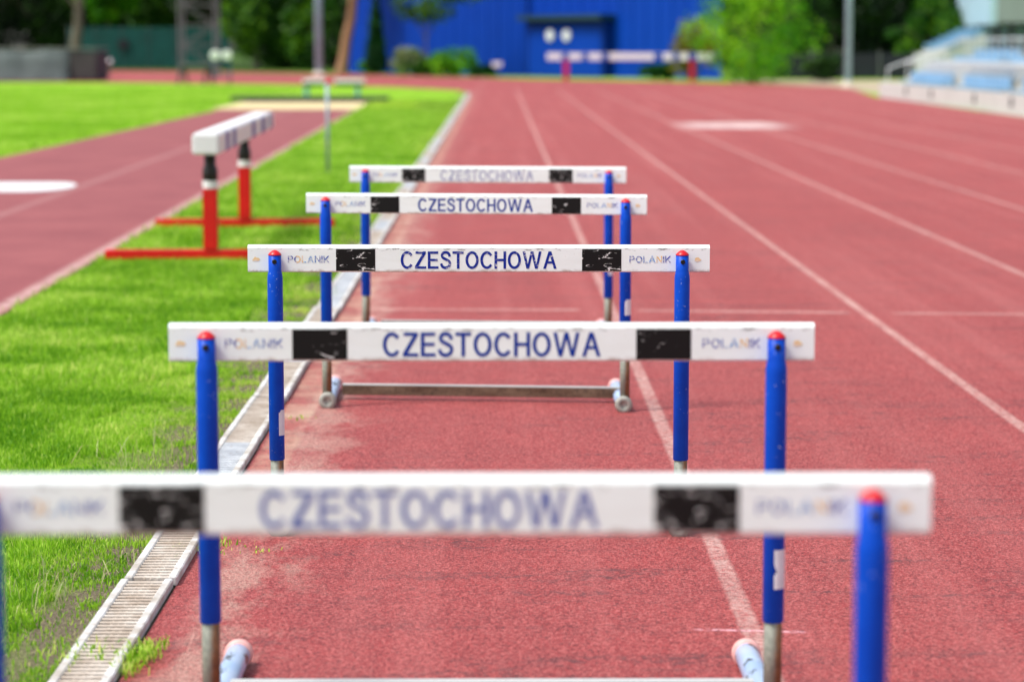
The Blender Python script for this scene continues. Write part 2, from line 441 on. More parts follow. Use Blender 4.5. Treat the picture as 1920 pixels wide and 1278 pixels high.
def tube(bm, pts, rad, seg=10, cap=True):
    """round tube through points; rad a number or one radius per point"""
    pts = [Vector(p) for p in pts]; rings = []; n = len(pts)
    for i, p in enumerate(pts):
        t = (pts[min(i + 1, n - 1)] - pts[max(i - 1, 0)]).normalized()
        q = Vector((0, 0, 1)).rotation_difference(t); r = rad[i] if isinstance(rad, (list, tuple)) else rad
        rings.append([bm.verts.new(p + q @ Vector((r * math.cos(2 * math.pi * k / seg), r * math.sin(2 * math.pi * k / seg), 0))) for k in range(seg)])
    for a, b in zip(rings, rings[1:]):
        for k in range(seg): bm.faces.new((a[k], a[(k + 1) % seg], b[(k + 1) % seg], b[k]))
    if cap:
        bm.faces.new(rings[0][::-1]); bm.faces.new(rings[-1])
def bar(bm, a, b, wx, wz=None, bev=0):
    """square bar from a to b"""
    a, b = Vector(a), Vector(b); wz = wz or wx; L = (b - a).length
    r = bmesh.ops.create_cube(bm, size=1)
    q = (b - a).to_track_quat('Y', 'Z')
    for v in r['verts']:
        v.co = (a + b) / 2 + q @ Vector((v.co.x * wx, v.co.y * L, v.co.z * wz))
def poly_sheet(name, pts, z, m, kind='structure', thick=0):
    bm = bmesh.new()
    f = bm.faces.new([bm.verts.new((p[0], p[1], z)) for p in pts])
    bmesh.ops.triangulate(bm, faces=[f])
    o = obj(name, bm, m)
    me = o.data
    if me.polygons and sum(p.normal.z for p in me.polygons) < 0: me.flip_normals()
    o['kind'] = kind
    return o
def soup(name, V, F, m, parent=None, var=None, attr_per=None):
    """numpy triangle soup -> mesh"""
    me = bpy.data.meshes.new(name)
    nv, nf = len(V), len(F); k = F.shape[1]
    me.vertices.add(nv); me.vertices.foreach_set('co', V.astype(np.float32).ravel())
    me.loops.add(nf * k); me.loops.foreach_set('vertex_index', F.astype(np.int32).ravel())
    me.polygons.add(nf); me.polygons.foreach_set('loop_start', np.arange(0, nf * k, k, dtype=np.int32))
    me.polygons.foreach_set('loop_total', np.full(nf, k, dtype=np.int32))
    if var is not None:
        a = me.attributes.new('var', 'FLOAT', 'POINT'); a.data.foreach_set('value', var.astype(np.float32))
    me.update(calc_edges=True)
    return link(name, me, m, parent)

# ------------------------------------------------------------------ the ground and what is laid on it
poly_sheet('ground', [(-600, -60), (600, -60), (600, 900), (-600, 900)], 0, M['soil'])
outer = [G(200, 133), G(430, 136), G(650, 140), G(840, 145), G(1000, 149.5), G(1150, 152), G(1300, 155), G(1430, 158), G(1560, 163), G(1600, 168), G(1640, 182)]
inner = [(-.765, -6), (-.765, 68), (-1.2, 73), (-3.2, 78.5), (-7.2, 84.5), (-14.9, 89.5), (-24, 91.5), (-60, 92)]
tr = [(9.62, -6), (-.765, -6)][:0] + inner + [(-60, 137)] + [(p.x, p.y) for p in outer] + [(9.62, 45), (9.62, -6)]
poly_sheet('running_track', tr, .006, M['track'])
def run_right(Y): return -2.22 - .0135 * Y
poly_sheet('runway', [(-5.85, -4), (run_right(-4), -4), (run_right(50), 50), (-5.75, 50)], .006, M['runway'])
sa = [(-5.95, 50.1), (-1.75, 50.1), (-1.75, 56.5), (-5.95, 56.5)]
poly_sheet('sand_pit', sa, .014, M['sand'])
poly_sheet('rubber_mat_strip', [(-1.72, 49.0), (-.92, 49.0), (-.92, 54.5), (-1.72, 56.3)], .008, M['darkrub_shade'])
poly_sheet('path', [(9.62, -6), (12.6, -6), (18, 95), (9.0, 95), (8.6, 90), (11.05, 80), (9.62, 46)], .004, M['path'])
# shadow along the far edge of the pit, built as a low dark strip
bm = bmesh.new(); box(bm, -6.3, -2.6, 57.0, 57.9, 0, .13, .02)
tag(obj('pit_edge_shadow', bm, M['darkrub_shade']), 'low dark strip standing in for shadow along the far side of the sand pit', 'shadow')
# white take-off panel painted on the runway
bm = bmesh.new(); A = G(-60, 366); B = G(140, 338); c_ = (A.y + B.y) / 2 - .1; hw = (B.y - A.y) / 2 - .45; xr = G(138, 350).x - hw * .35
pts = [(-5.8, c_ + hw), (-5.8, c_ - hw)] + [(xr + hw * .4 * math.cos(R(q)), c_ + hw * math.sin(R(q))) for q in range(-90, 91, 15)]
lo = [bm.verts.new((x, y, .0065)) for x, y in pts]; hi = [bm.verts.new((x, y, .0125)) for x, y in pts]
for k in range(len(pts)): bm.faces.new((lo[k], lo[(k + 1) % len(pts)], hi[(k + 1) % len(pts)], hi[k]))
bm.faces.new(hi); bm.faces.new(lo[::-1])
tag(obj('takeoff_board', bm, M['white']), 'flat white take-off board let into the left red runway', 'board')

# ------------------------------------------------------------------ drainage channel along the kerb side
def channel():
    root = thing('drainage_channel', 'long white slotted drainage channel along the inner edge of the red track', 'drain', (0, 0, 0))
    XL, XR = -.892, -.768
    rnd = random.Random(4)
    bm = bmesh.new(); box(bm, XL + .012, XR - .012, 3.6, 68, .0015, .006)
    obj('channel_bed_shade', bm, M['drain_dark'], root)
    meshes = []
    for kind, mt in enumerate(('drain_a', 'drain_b')):
        bm = bmesh.new()
        w_ = .0205
        for x0, x1 in ((XL, XL + w_), (XR - w_, XR)):
            box(bm, x0, x1, 0, .994, .003, .027, .003, seg=1)
        nf = len(bm.faces)
        for f in bm.faces: f.material_index = 1
        y = .01; k = 0; pitch = .0385 if kind == 0 else .0385
        nb = 32
        for k in range(nb):
            y = .004 + k * .0310
            box(bm, XL + w_, XR - w_, y, y + .0140, .010, .0235)
        for x in (XL + w_ + .026, (XL + XR) / 2 + .0, XR - w_ - .026):
            box(bm, x - .002, x + .002, 0, .992, .008, .0205)
        me = bpy.data.meshes.new('grate')
        bmesh.ops.recalc_face_normals(bm, faces=bm.faces)
        bm.to_mesh(me); bm.free(); me.materials.append(M[mt]); me.materials.append(M['drain_frame'])
        meshes.append(me)
    seq = [0, 0, 0, 1, 0, 0, 1, 0, 1, 1]
    for i in range(64):
        o = link('grate', meshes[seq[i % 10]], None, root)
        o.location = (rnd.uniform(-.006, .006), 3.62 + i * 1.002, rnd.uniform(-.002, .003))
        o.rotation_euler = (0, 0, rnd.uniform(-.006, .006))
channel()

# ------------------------------------------------------------------ lettering
def ring(cx, cz, rx, rz, t, h, a0, a1, n=40):
    """strip of quads along an elliptical stroke, angles in degrees"""
    out = []
    P = [(R(a0 + (a1 - a0) * i / n)) for i in range(n + 1)]
    o = [(cx + rx * math.cos(q), cz + rz * math.sin(q)) for q in P]; i_ = [(cx + (rx - t) * math.cos(q), cz + (rz - h) * math.sin(q)) for q in P]
    return [[o[k], o[k + 1], i_[k + 1], i_[k]] for k in range(n)]
def stroke(pts, t, sub=5):
    P = [Vector((p[0], p[1])) for p in pts]; Q = []
    for i in range(len(P) - 1):
        p0 = P[max(i - 1, 0)]; p1 = P[i]; p2 = P[i + 1]; p3 = P[min(i + 2, len(P) - 1)]
        for k in range(sub):
            u = k / sub
            Q.append(.5 * ((2 * p1) + (p2 - p0) * u + (2 * p0 - 5 * p1 + 4 * p2 - p3) * u * u + (3 * p1 - p0 - 3 * p2 + p3) * u ** 3))
    Q.append(P[-1]); L = []; Rr = []
    for i, q in enumerate(Q):
        d = (Q[min(i + 1, len(Q) - 1)] - Q[max(i - 1, 0)]).normalized(); nn = Vector((-d.y, d.x)) * t / 2
        L.append(tuple(q + nn)); Rr.append(tuple(q - nn))
    return [[L[k], L[k + 1], Rr[k + 1], Rr[k]] for k in range(len(L) - 1)]
GLYPH = {
    'E': (.70, [[(0, 0), (.70, 0), (.70, .14), (.172, .14), (.172, .44), (.65, .44), (.65, .575), (.172, .575), (.172, .86), (.68, .86), (.68, 1), (0, 1)]]),
    'T': (.74, [[(.284, 0), (.456, 0), (.456, .86), (.74, .86), (.74, 1), (0, 1), (0, .86), (.284, .86)]]),
    'H': (.76, [[(0, 0), (.172, 0), (.172, .435), (.588, .435), (.588, 0), (.76, 0), (.76, 1), (.588, 1), (.588, .575), (.172, .575), (.172, 1), (0, 1)]]),
    'L': (.60, [[(0, 0), (.60, 0), (.60, .13), (.15, .13), (.15, 1), (0, 1)]]),
    'I': (.15, [[(0, 0), (.15, 0), (.15, 1), (0, 1)]]),
    'Z': (.74, [[(0, 0), (.74, 0), (.74, .14), (.235, .14), (.72, .87), (.72, 1), (.05, 1), (.05, .86), (.495, .86), (0, .13)]]),
    'A': (.88, [[(0, 0), (.18, 0), (.44, .78), (.44, 1), (.345, 1)], [(.88, 0), (.535, 1), (.44, 1), (.44, .78), (.70, 0)], [(.281, .30), (.599, .30), (.555, .43), (.325, .43)]]),
    'W': (1.24, [[(0, 1), (.172, 1), (.342, .26), (.53, 1), (.71, 1), (.898, .26), (1.068, 1), (1.24, 1), (.99, 0), (.815, 0), (.62, .74), (.425, 0), (.25, 0)][::-1]]),
    'N': (.75, [[(0, 0), (.14, 0), (.14, .76), (.60, 0), (.75, 0), (.75, 1), (.61, 1), (.61, .24), (.15, 1), (0, 1)]]),
    'K': (.78, [[(0, 0), (.15, 0), (.15, 1), (0, 1)], [(.151, .30), (.30, .45), (.60, 0), (.78, 0), (.40, .55), (.76, 1), (.57, 1), (.151, .50)]]),
    'P': (.70, [[(0, 0), (.15, 0), (.15, 1), (0, 1)], [(.151, .87), (.42, .87), (.42, 1), (.151, 1)], [(.151, .43), (.42, .43), (.42, .56), (.151, .56)]] + ring(.42, .715, .285, .285, .15, .13, 90, -90, 16)),
    'O': (.86, ring(.43, .5, .43, .512, .172, .148, 0, 360, 44)),
    'C': (.82, ring(.43, .5, .43, .512, .172, .148, 36, 324, 40)),
    'S': (.70, stroke([(.625, .70), (.59, .83), (.48, .925), (.34, .945), (.19, .90), (.12, .775), (.17, .65), (.33, .56), (.48, .49), (.61, .40), (.635, .26), (.55, .12), (.40, .06), (.27, .065), (.13, .14), (.065, .30)], .16)),
}
def text_mesh(s, width, height, gap=.11, name='lettering'):
    bm = bmesh.new(); x = 0
    for ch in s:
        w_, polys = GLYPH[ch]
        for pl in polys: bm.faces.new([bm.verts.new((x + px_, 0, pz_)) for px_, pz_ in pl])
        x += w_ + gap
    x -= gap
    bm.normal_update()
    bmesh.ops.triangulate(bm, faces=[f for f in bm.faces if len(f.verts) > 4])
    for v in bm.verts: v.co = Vector(((v.co.x / x - .5) * width, 0, (v.co.z - .5) * height))
    me = bpy.data.meshes.new(name); bm.to_mesh(me); bm.free(); return me
TXT = text_mesh('CZESTOCHOWA', .405, .0450)
LOGO = text_mesh('POLANIK', .108, .0175, .13, 'maker_lettering')
def copy_me(me, m):
    c = me.copy(); c.materials.append(m); return c

# ------------------------------------------------------------------ athletics hurdle
BAR_Y0, BAR_Y1 = .019, .047
def make_hurdle(style, label, loc, rz):
    """style: dict(letters, panel, stickers, post_tilt)"""
    t = thing('hurdle', label, 'hurdle', loc, rz, 'hurdles set out in a row in the inside lane')
    # crossbar: profile with a softened top front edge
    L = .6; H0, H1 = .692, .762
    prof = [(BAR_Y0, H0 + .003), (BAR_Y0, H1 - .0075), (BAR_Y0 + .0022, H1 - .0035), (BAR_Y0 + .006, H1 - .0008), (BAR_Y0 + .010, H1), (BAR_Y1 - .006, H1), (BAR_Y1, H1 - .006), (BAR_Y1, H0 + .004), (BAR_Y1 - .004, H0), (BAR_Y0 + .003, H0)]
    bm = bmesh.new()
    a = [bm.verts.new((-L, y, z)) for y, z in prof]; b = [bm.verts.new((L, y, z)) for y, z in prof]
    n_ = len(prof)
    for k in range(n_): bm.faces.new((a[k], a[(k + 1) % n_], b[(k + 1) % n_], b[k]))
    bm.faces.new(a); bm.faces.new(b[::-1])
    cb = obj('crossbar', bm, M['board'], t)
    zc = .7235
    def sub(name, me, x, z, y=BAR_Y0 - .0006):
        o = link(name, me, None, cb); o.location = (x, y, z); return o
    sub('town_lettering', copy_me(TXT, style['letters']), 0, zc)
    for k, x in enumerate((-.3195, .3195)):
        bm = bmesh.new(); box(bm, -.051, .051, 0, .0005, -.0285, .0285)
        o = obj('black_panel', bm, style['panel'], cb); o.location = (x, BAR_Y0 - .0006, zc)
    sub('maker_lettering', copy_me(LOGO, M['maker_l']), -.4415, zc + .002)
    sub('maker_lettering', copy_me(LOGO, M['maker_r']), .4455, zc + .002)
    for x in (-.578, .569):
        bm = bmesh.new()
        rr = random.Random(int(x * 1000))
        vs_ = [bm.verts.new(((.009 + rr.uniform(-.003, .003)) * math.cos(q * .6283), 0, (.006 + rr.uniform(-.002, .002)) * math.sin(q * .6283))) for q in range(10)]
        bm.faces.new(vs_)
        o = obj('amber_stamp', bm, M['amber'], cb); o.location = (x, BAR_Y0 - .0006, zc + .001)
    # posts
    for s in (-1, 1):
        X = s * .5275
        bm = bmesh.new()
        lathe(bm, [(.0172, 0), (.0172, .205)], 24)
        p = obj('post', bm, M['zinc'], t, True); p.location = (X, 0, .03)
        for f in p.data.polygons:
            if abs(f.normal.z) > .9: f.use_smooth = False
        bm = bmesh.new()
        lathe(bm, [(.0184, 0), (.0200, .0015), (.0200, .474), (.0194, .482), (.0176, .492), (.0167, .496), (.0167, .537)], 28)
        sl = obj('sleeve', bm, M['blue'], p, True); sl.location = (0, 0, .172)
        bm = bmesh.new()
        lathe(bm, [(.0175, 0), (.0175, .0012), (.0150, .0048), (.0105, .0090), (.0055, .0122), (.0008, .0134)], 24)
        c = obj('end_cap', bm, M['red_cap'], p, True); c.location = (0, 0, .7080)
        bm = bmesh.new()
        lathe(bm, [(.0062, 0), (.0062, .0018), (.0050, .0030), (.0028, .0030), (.0026, .0018)], 14, (0, 0, 0), (0, -1, 0))
        c = obj('screw', bm, M['screw'], p); c.location = (.0006, -.0158, .692)
        # foot tube running away from the camera side, on the ground
        bm = bmesh.new()
        lathe(bm, [(.0235, 0), (.0250, .002), (.0250, .445), (.0235, .450)], 24, (0, 0, 0), (0, 1, 0))
        ft = obj('foot', bm, M['foot'], t, True); ft.location = (X + s * -.004, -.012, .0315)
        ft.rotation_euler = (0, 0, style.get('foot_yaw', 0))
        bm = bmesh.new(); lathe(bm, [(.0285, 0), (.0300, .006), (.0300, .022), (.0280, .030), (.016, .034), (.002, .035)], 24, (0, 0, 0), (0, 1, 0))
        c = obj('end_cap', bm, M['pink_cap'], ft, True); c.location = (0, .430, 0)
        bm = bmesh.new(); lathe(bm, [(.0280, 0), (.0305, .005), (.0305, .026), (.0270, .032), (.013, .033), (.011, .029), (.002, .029)], 24, (0, 0, 0), (0, -1, 0))
        c = obj('end_cap', bm, M['grey_cap'], ft, True); c.location = (0, .004, 0)
        # weld gusset between foot and base bar
    bm = bmesh.new(); by = style.get('bar_y', .165); box(bm, -.505, .505, by, by + .025, .022, .062, .002)
    obj('base_bar', bm, M['basebar'], t)
    # stickers wrapped on the sleeves
    for (side, z0, z1, a0, a1, notch) in style.get('stickers', ()):
        r = .0204; bm = bmesh.new(); nn = 10; nz = 6; g = []
        for j in range(nz + 1):
            row = []
            for i in range(nn + 1):
                an = R(a0 + (a1 - a0) * i / nn); z = z0 + (z1 - z0) * j / nz
                if notch and j == nz // 2 and i == 0: an += R(14)
                if not notch and j == nz and i < 2: z -= .006
                row.append(bm.verts.new((r * math.sin(an), -r * math.cos(an), z)))
            g.append(row)
        for j in range(nz):
            for i in range(nn): bm.faces.new((g[j][i], g[j][i + 1], g[j + 1][i + 1], g[j + 1][i]))
        o = obj('sticker', bm, M['sticker'], t, True); o.location = (side * .5275, 0, 0)
    return t
def hurdle_spot(px_left, px_right, tilt):
    """board ends -> distance and sideways position"""
    s = (px_right - px_left) / 1.2
    D = (F_PX / s - (CAM_H - .727) * math.sin(PITCH)) / math.cos(PITCH)
    c = AT((px_left + px_right) / 2, 600, D)
    return (c.x, D - .03, 0)
clean = dict(letters=M['letters'], panel=M['black'])
hs = [
    (dict(letters=M['letters_dim'], panel=M['black_mid'], stickers=[]), 'nearest white and blue hurdle, large and out of focus, cut by the left photo edge', hurdle_spot(-134, 1742, 0), 0),
    (dict(letters=M['letters'], panel=M['black'], bar_y=.095, stickers=[(1, .268, .342, -4, 80, True)]), '', hurdle_spot(318, 1526, 0), 0),
    (dict(letters=M['letters_worn'], panel=M['black_worn'], stickers=[(-1, .268, .335, 22, 110, False)]), 'middle hurdle of the five in sharp focus, with chipped letters and scratched black panels', hurdle_spot(465, 1330, 0), R(-.6)),
    (dict(letters=M['letters'], panel=M['black'], foot_yaw=R(6), bar_y=.19, stickers=[(1, .345, .40, 0, 80, False)]), 'second farthest hurdle, slightly turned, with clear letters and its rusty base bar in view', hurdle_spot(570, 1211.5, 0), R(-5.5)),
    (dict(letters=M['letters_faded'], panel=M['black_mid'], foot_yaw=R(6.5), bar_y=.27, stickers=[(1, .30, .36, 5, 80, False)]), 'farthest hurdle of the row with the palest, most bleached lettering', hurdle_spot(652, 1173, 0), R(-6)),
]
hs[1] = (hs[1][0], 'second nearest hurdle, unbroken dark blue letters, torn white sticker on its right post', hs[1][2], hs[1][3])
for st, lb, loc, rz in hs: make_hurdle(st, lb, loc, rz)

# ------------------------------------------------------------------ steeplechase barriers
def barrier(label, P, Q, posts, height, foot_half, stripes, redmat, beam=(.127, .127), neck=True, pw=.043):
    """P, Q: beam ends on the ground plan"""
    P, Q = Vector(P), Vector(Q); c = (P + Q) / 2; L = (Q - P).length
    ang = math.atan2(-(Q.x - P.x), Q.y - P.y)
    t = thing('steeplechase_barrier', label, 'barrier', (c.x, c.y, 0), ang)
    bw, bh = beam
    bm = bmesh.new(); box(bm, -bw / 2, bw / 2, -L / 2, L / 2, height - bh, height, .012, seg=3)
    be = obj('beam', bm, M['white'], t)
    for (y0, y1, mt) in stripes:
        bm = bmesh.new()
        box(bm, -bw / 2 - .003, bw / 2 + .003, -L / 2 + y0, -L / 2 + y1, height - bh + .004, height - .012)
        obj('painted_band', bm, mt, be)
    for y in posts:
        yy = -L / 2 + y
        bm = bmesh.new(); top = height - bh
        box(bm, -pw, pw, yy - pw, yy + pw, .076, top - (.21 if neck else 0), .006)
        p = obj('post', bm, redmat, t)
        if neck:
            bm = bmesh.new(); lathe(bm, [(.046, 0), (.046, .045)], 20); c_ = obj('collar', bm, M['white'], p); c_.location = (0, yy, top - .21)
            bm = bmesh.new(); lathe(bm, [(.036, 0), (.046, .01), (.046, .07), (.036, .085), (.034, .165)], 20, cap=True); c_ = obj('neck', bm, M['blackrub'], p, True); c_.location = (0, yy, top - .165)
            bm = bmesh.new(); box(bm, -.012, .04, yy - .042, yy - .037, .34, .37); obj('bolt', bm, M['screw'], p)
        bm = bmesh.new(); box(bm, -foot_half, foot_half, yy - .036, yy + .036, .02, .075, .005)
        f = obj('foot', bm, redmat, t)
        bm = bmesh.new()
        for s in (-1, 1): box(bm, min(s * foot_half, s * (foot_half - .18)), max(s * foot_half, s * (foot_half - .18)), yy - .028, yy + .028, 0, .02)
        obj('foot_pad', bm, redmat, f)
    return t
purple = simple('violet_blue_band', lin(92, 84, 158), .5, var=.1, scale=5)
barrier('tall white steeplechase beam on red posts standing on the grass strip', (-1.712, 14.15), (-1.84, 19.0), (.28, 2.9), .775, .63,
        [(.50, .72, purple), (1.0, 1.22, purple), (2.6, 2.9, purple), (3.5, 3.9, purple), (4.4, 4.62, purple)], M['red'], (.158, .125))
# far barrier across the lanes, white beam with blue bands
YB = 92.0
A = AT(1026, 105, YB); B = AT(1336, 108, YB - .6)
LB = B.x - A.x; px = LB / 310.0
bands = [(a * px, b * px, M['bluewall']) for a, b in ((-1 + 2, 2), )][:0]
for a, b in ((28, 41), (66, 78), (103, 117), (202, 218), (237, 249), (266, 282)): bands.append((a * px, b * px, M['bluewall']))
barrier('far white steeplechase beam with blue bands and magenta legs in front of the blue building', (A.x, A.y), (B.x, B.y), (36 * px, 273 * px), A.z + .10, .5, bands, M['magenta'], (.2, .26), neck=False, pw=.1)

# ------------------------------------------------------------------ foliage
def leaves(name, centres, radii, n, size, m, parent=None, seed=0, flat=1.0, squash=1.0, bright_top=False):
    """n leaf quads scattered through clumps (ellipsoids), colour value per leaf"""
    rg = np.random.default_rng(seed)
    centres = np.array(centres, float); radii = np.array(radii, float)
    wgt = radii[:, 0] * radii[:, 1] * radii[:, 2]; wgt = wgt ** .75; wgt /= wgt.sum()
    idx = rg.choice(len(centres), n, p=wgt)
    d = rg.normal(size=(n, 3)); d /= np.linalg.norm(d, axis=1)[:, None]
    r = rg.uniform(.35, 1.0, n) ** .6 * rg.uniform(.85, 1.15, n)
    P = centres[idx] + d * radii[idx] * r[:, None]
    u = rg.normal(size=(n, 3)); u /= np.linalg.norm(u, axis=1)[:, None]
    v = np.cross(u, rg.normal(size=(n, 3))); v /= np.linalg.norm(v, axis=1)[:, None]
    s = size * rg.uniform(.6, 1.4, n)[:, None]
    V = np.stack([P - u * s * .5, P + v * s * .32, P + u * s * .6, P - v * s * .3], 1).reshape(-1, 3)
    V[:, 2] = np.maximum(V[:, 2], .02)
    F = np.arange(n * 4).reshape(-1, 4)
    clump = rg.uniform(0, 1, len(centres))
    var = np.clip(.55 * clump[idx] + .45 * rg.uniform(0, 1, n), 0, 1)
    return soup(name, V, F, m, parent, np.repeat(var, 4))
def tree(name, label, cat, x, y, trunk_h, trunk_r, cw, ch, cz, leafm, n=5000, size=.3, seed=1, group=None, barkm='bark', lean=0.0, limbs=6, clumps=26):
    t = thing(name, label, cat, (x, y, 0), 0, group)
    rg = random.Random(seed)
    bm = bmesh.new()
    pts = [(lean * k / 6 * trunk_h + rg.uniform(-.03, .03), rg.uniform(-.03, .03), trunk_h * k / 6) for k in range(7)]
    tube(bm, pts, [trunk_r * (1.25 if k == 0 else 1 - .11 * k) for k in range(7)], 10)
    cs, rs = [], []
    top = Vector(pts[-1])
    for k in range(limbs):
        a = 2 * math.pi * k / limbs + rg.uniform(-.4, .4)
        st = Vector(pts[3 + k % 3]); e = Vector((top.x + math.cos(a) * cw * .34, math.sin(a) * cw * .34, cz + rg.uniform(-.2, .35) * ch))
        tube(bm, [st, st.lerp(e, .5) + Vector((0, 0, .2)), e], [trunk_r * .4, trunk_r * .26, trunk_r * .1], 6)
    obj('trunk', bm, M[barkm], t)
    for k in range(clumps):
        a = rg.uniform(0, 2 * math.pi); q = rg.uniform(-1, 1); rad = math.sqrt(max(0, 1 - q * q)) * rg.uniform(.35, 1)
        cs.append((top.x + math.cos(a) * rad * cw * .42, math.sin(a) * rad * cw * .42, cz + q * ch * .42))
        b = rg.uniform(.12, .24); rs.append((cw * b, cw * b, ch * b * rg.uniform(.7, 1)))
    leaves('crown', cs, rs, n, size, M[leafm], t, seed)
    return t
def bush(name, label, cat, x, y, wd, hg, leafm, n=1500, size=.16, seed=1, group=None):
    t = thing(name, label, cat, (x, y, 0), 0, group)
    rg = random.Random(seed)
    bm = bmesh.new()
    for k in range(7):
        a = rg.uniform(0, 6.28)
        tube(bm, [(0, 0, 0), (math.cos(a) * wd * .15, math.sin(a) * wd * .15, hg * .35), (math.cos(a) * wd * .32, math.sin(a) * wd * .32, hg * .75)], [.03, .02, .01], 5)
    obj('stem', bm, M['bark'], t)
    cs = [(rg.uniform(-.34, .34) * wd, rg.uniform(-.3, .3) * wd, hg * rg.uniform(.25, .72)) for _ in range(14)]
    rs = [(wd * .2, wd * .2, hg * .24)] * 14
    leaves('foliage', cs, rs, n, size, M[leafm], t, seed)
    return t

def at_px(px, Y): return AT(px, 120, Y).x
# dense wood closing the view (reads as one dark mass)
rg = random.Random(9); cs = []; rs = []
for k in range(260):
    cs.append((rg.uniform(-62, 62), rg.uniform(158, 172), rg.uniform(.5, 11))); rs.append((2.6, 2.2, 2.0))
leaves('woodland', cs, rs, 60000, .9, M['leaf_dark'], seed=5)
bpy.data.objects['woodland']['kind'] = 'stuff'
# individual trees on the left behind the fence
left = [  # px, Y, crown width, crown height, crown centre z, leaf, n, label
    (-40, 150, 7, 8, 4.2, 'leaf_dark', 'dark broadleaf tree above the grey mats at the far left edge'),
    (70, 152, 6, 7, 4.4, 'leaf_dark', 'dark tree left of the leaning grey trunk, behind the teal fence'),
    (205, 149, 3.6, 4, 4.9, 'leaf_lime', 'small lime green tree above the teal fence'),
    (300, 152, 6, 7, 5.6, 'leaf_mid', 'mid green tree above the teal fence just left of the steel tower'),
    (395, 149, 5, 6, 4.6, 'leaf_dark', 'dark tree directly behind the steel tower'),
    (480, 140, 4.5, 7.5, 3.4, 'leaf_mid', 'green tree with low branches right of the steel tower'),
    (545, 143, 4.5, 7, 3.4, 'leaf_dark', 'dark tree close to the left side of the grey lamp mast'),
    (585, 136, 3.2, 5, 2.6, 'leaf_mid', 'bright green tree reaching the ground behind the grey lamp mast'),
    (650, 142, 4, 8, 4.0, 'leaf_dark', 'dark tree behind the leaning tan trunk'),
]
for i, (p_, Y_, cw, ch, cz, lm, lb) in enumerate(left):
    tree('leafy_tree', lb, 'tree', at_px(p_, Y_), Y_, cz, .2, cw, ch, cz, lm, 4200, .34, 20 + i, 'trees behind the far end of the ground')
right = [
    (1475, 128, 4.5, 8, 4.2, 'leaf_dark', 'dark tree close behind the right side of the lime green tree'),
    (1560, 132, 5.5, 9, 4.4, 'leaf_dark', 'dark tree left of the pale mast'),
    (1650, 134, 5.5, 9, 4.4, 'leaf_dark', 'dark tree right of the pale mast'),
    (1740, 126, 4.2, 3.6, 1.9, 'leaf_mid', 'bright green tree behind the left end of the grandstand'),
    (1830, 140, 6, 9, 5.2, 'leaf_dark', 'dark tree behind the covered stand'),
    (1925, 142, 6, 9, 5.2, 'leaf_dark', 'dark tree at the far right edge behind the covered stand'),
]
for i, (p_, Y_, cw, ch, cz, lm, lb) in enumerate(right):
    tree('leafy_tree', lb, 'tree', at_px(p_, Y_), Y_, cz, .2, cw, ch, cz, lm, 4200, .34, 50 + i, 'trees behind the far end of the ground')
# tree trunks seen on their own
def lone_trunk(label, p0, p1, Y, r, mt):
    a = AT(p0[0], p0[1], Y); b = AT(p1[0], p1[1], Y); t = thing('tree_trunk', label, 'tree', (a.x, Y, 0))
    d = (b - a) / (b.z - a.z); bm = bmesh.new()
    pts = [Vector((d.x * (z - a.z) + .03 * math.sin(z * 3), 0, z)) for z in np.linspace(0, 7, 9)]
    tube(bm, pts, [r * 1.3] + [r * (1 - .05 * k) for k in range(8)], 10)
    for k in (4, 5, 6, 7):
        s = 1 if k % 2 else -1
        tube(bm, [pts[k], pts[k] + Vector((s * .6, .2, .6)), pts[k] + Vector((s * 1.3, .3, 1.5))], [r * .4, r * .25, r * .1], 6)
    obj('trunk', bm, M[mt], t)
    leaves('crown', [(d.x * 5.8 + q * .8, 0, 6.3 + (q % 2) * .8) for q in range(-2, 3)], [(1.4, 1.3, 1.2)] * 5, 2500, .32, M['leaf_dark'], t, 3)
lone_trunk('grey upright trunk rising behind the grey mats', (142, 95), (150, 0), 140, .33, 'bark')
lone_trunk('leaning tan trunk between the grey mast and the blue building', (640, 138), (664, 0), 119, .26, 'bark_tan')
# cypress
def cypress():
    Y = 116; c = G(705, 140); x = AT(705, 130, Y).x
    t = thing('cypress_tree', 'slim dark conical cypress in front of the left end of the blue wall', 'tree', (x, Y, 0))
    bm = bmesh.new(); tube(bm, [(0, 0, 0), (0, 0, 3.4)], [.1, .03], 8); obj('trunk', bm, M['bark'], t)
    cs = []; rs = []
    for k in range(16):
        z = .35 + k * .215; r = .62 * (1 - z / 4.1) ** .8 + .04
        cs.append((0, 0, z)); rs.append((r, r, .3))
    leaves('crown', cs, rs, 5000, .14, M['leaf_cypress'], t, 8)
cypress()
for i, (p_, Y_, wd, hg, lm, lb) in enumerate([
    (762, 112, 1.7, 1.5, 'leaf_pale', 'pale flowering bush beside the dark cypress'),
    (850, 107, 2.3, 1.45, 'leaf_lime', 'rounded green bush in front of the blue wall'),
    (800, 110, 1.6, .9, 'leaf_mid', 'low green bush between the flowering bush and the rounded bush'),
    (905, 105, 1.2, .6, 'leaf_cypress', 'low dark bush right of the rounded bush'),
    (1230, 94.5, 1.5, .78, 'leaf_cypress', 'low dark bush under the far white beam'),
    (1305, 93, 2.2, 2.6, 'leaf_olive', 'olive yellow bush left of the lime green tree'),
    (1540, 92, 1.6, 1.1, 'leaf_dark', 'dark bush right of the lime green tree'),
    (690, 117, 1.0, .8, 'leaf_lime', 'small light green shrub at the foot of the cypress')]):
    bush('bush', lb, 'bush', at_px(p_, Y_), Y_, wd, hg, lm, 2200, .15, 70 + i)
# lime tree in front of the building
tree('leafy_tree', 'bright lime green tree at the right end of the blue building', 'tree', at_px(1412, 88), 88, 1.5, .09, 4.8, 4.1, 2.1, 'leaf_lime', 7000, .13, 95, None, 'bark', 0, 9, 44)
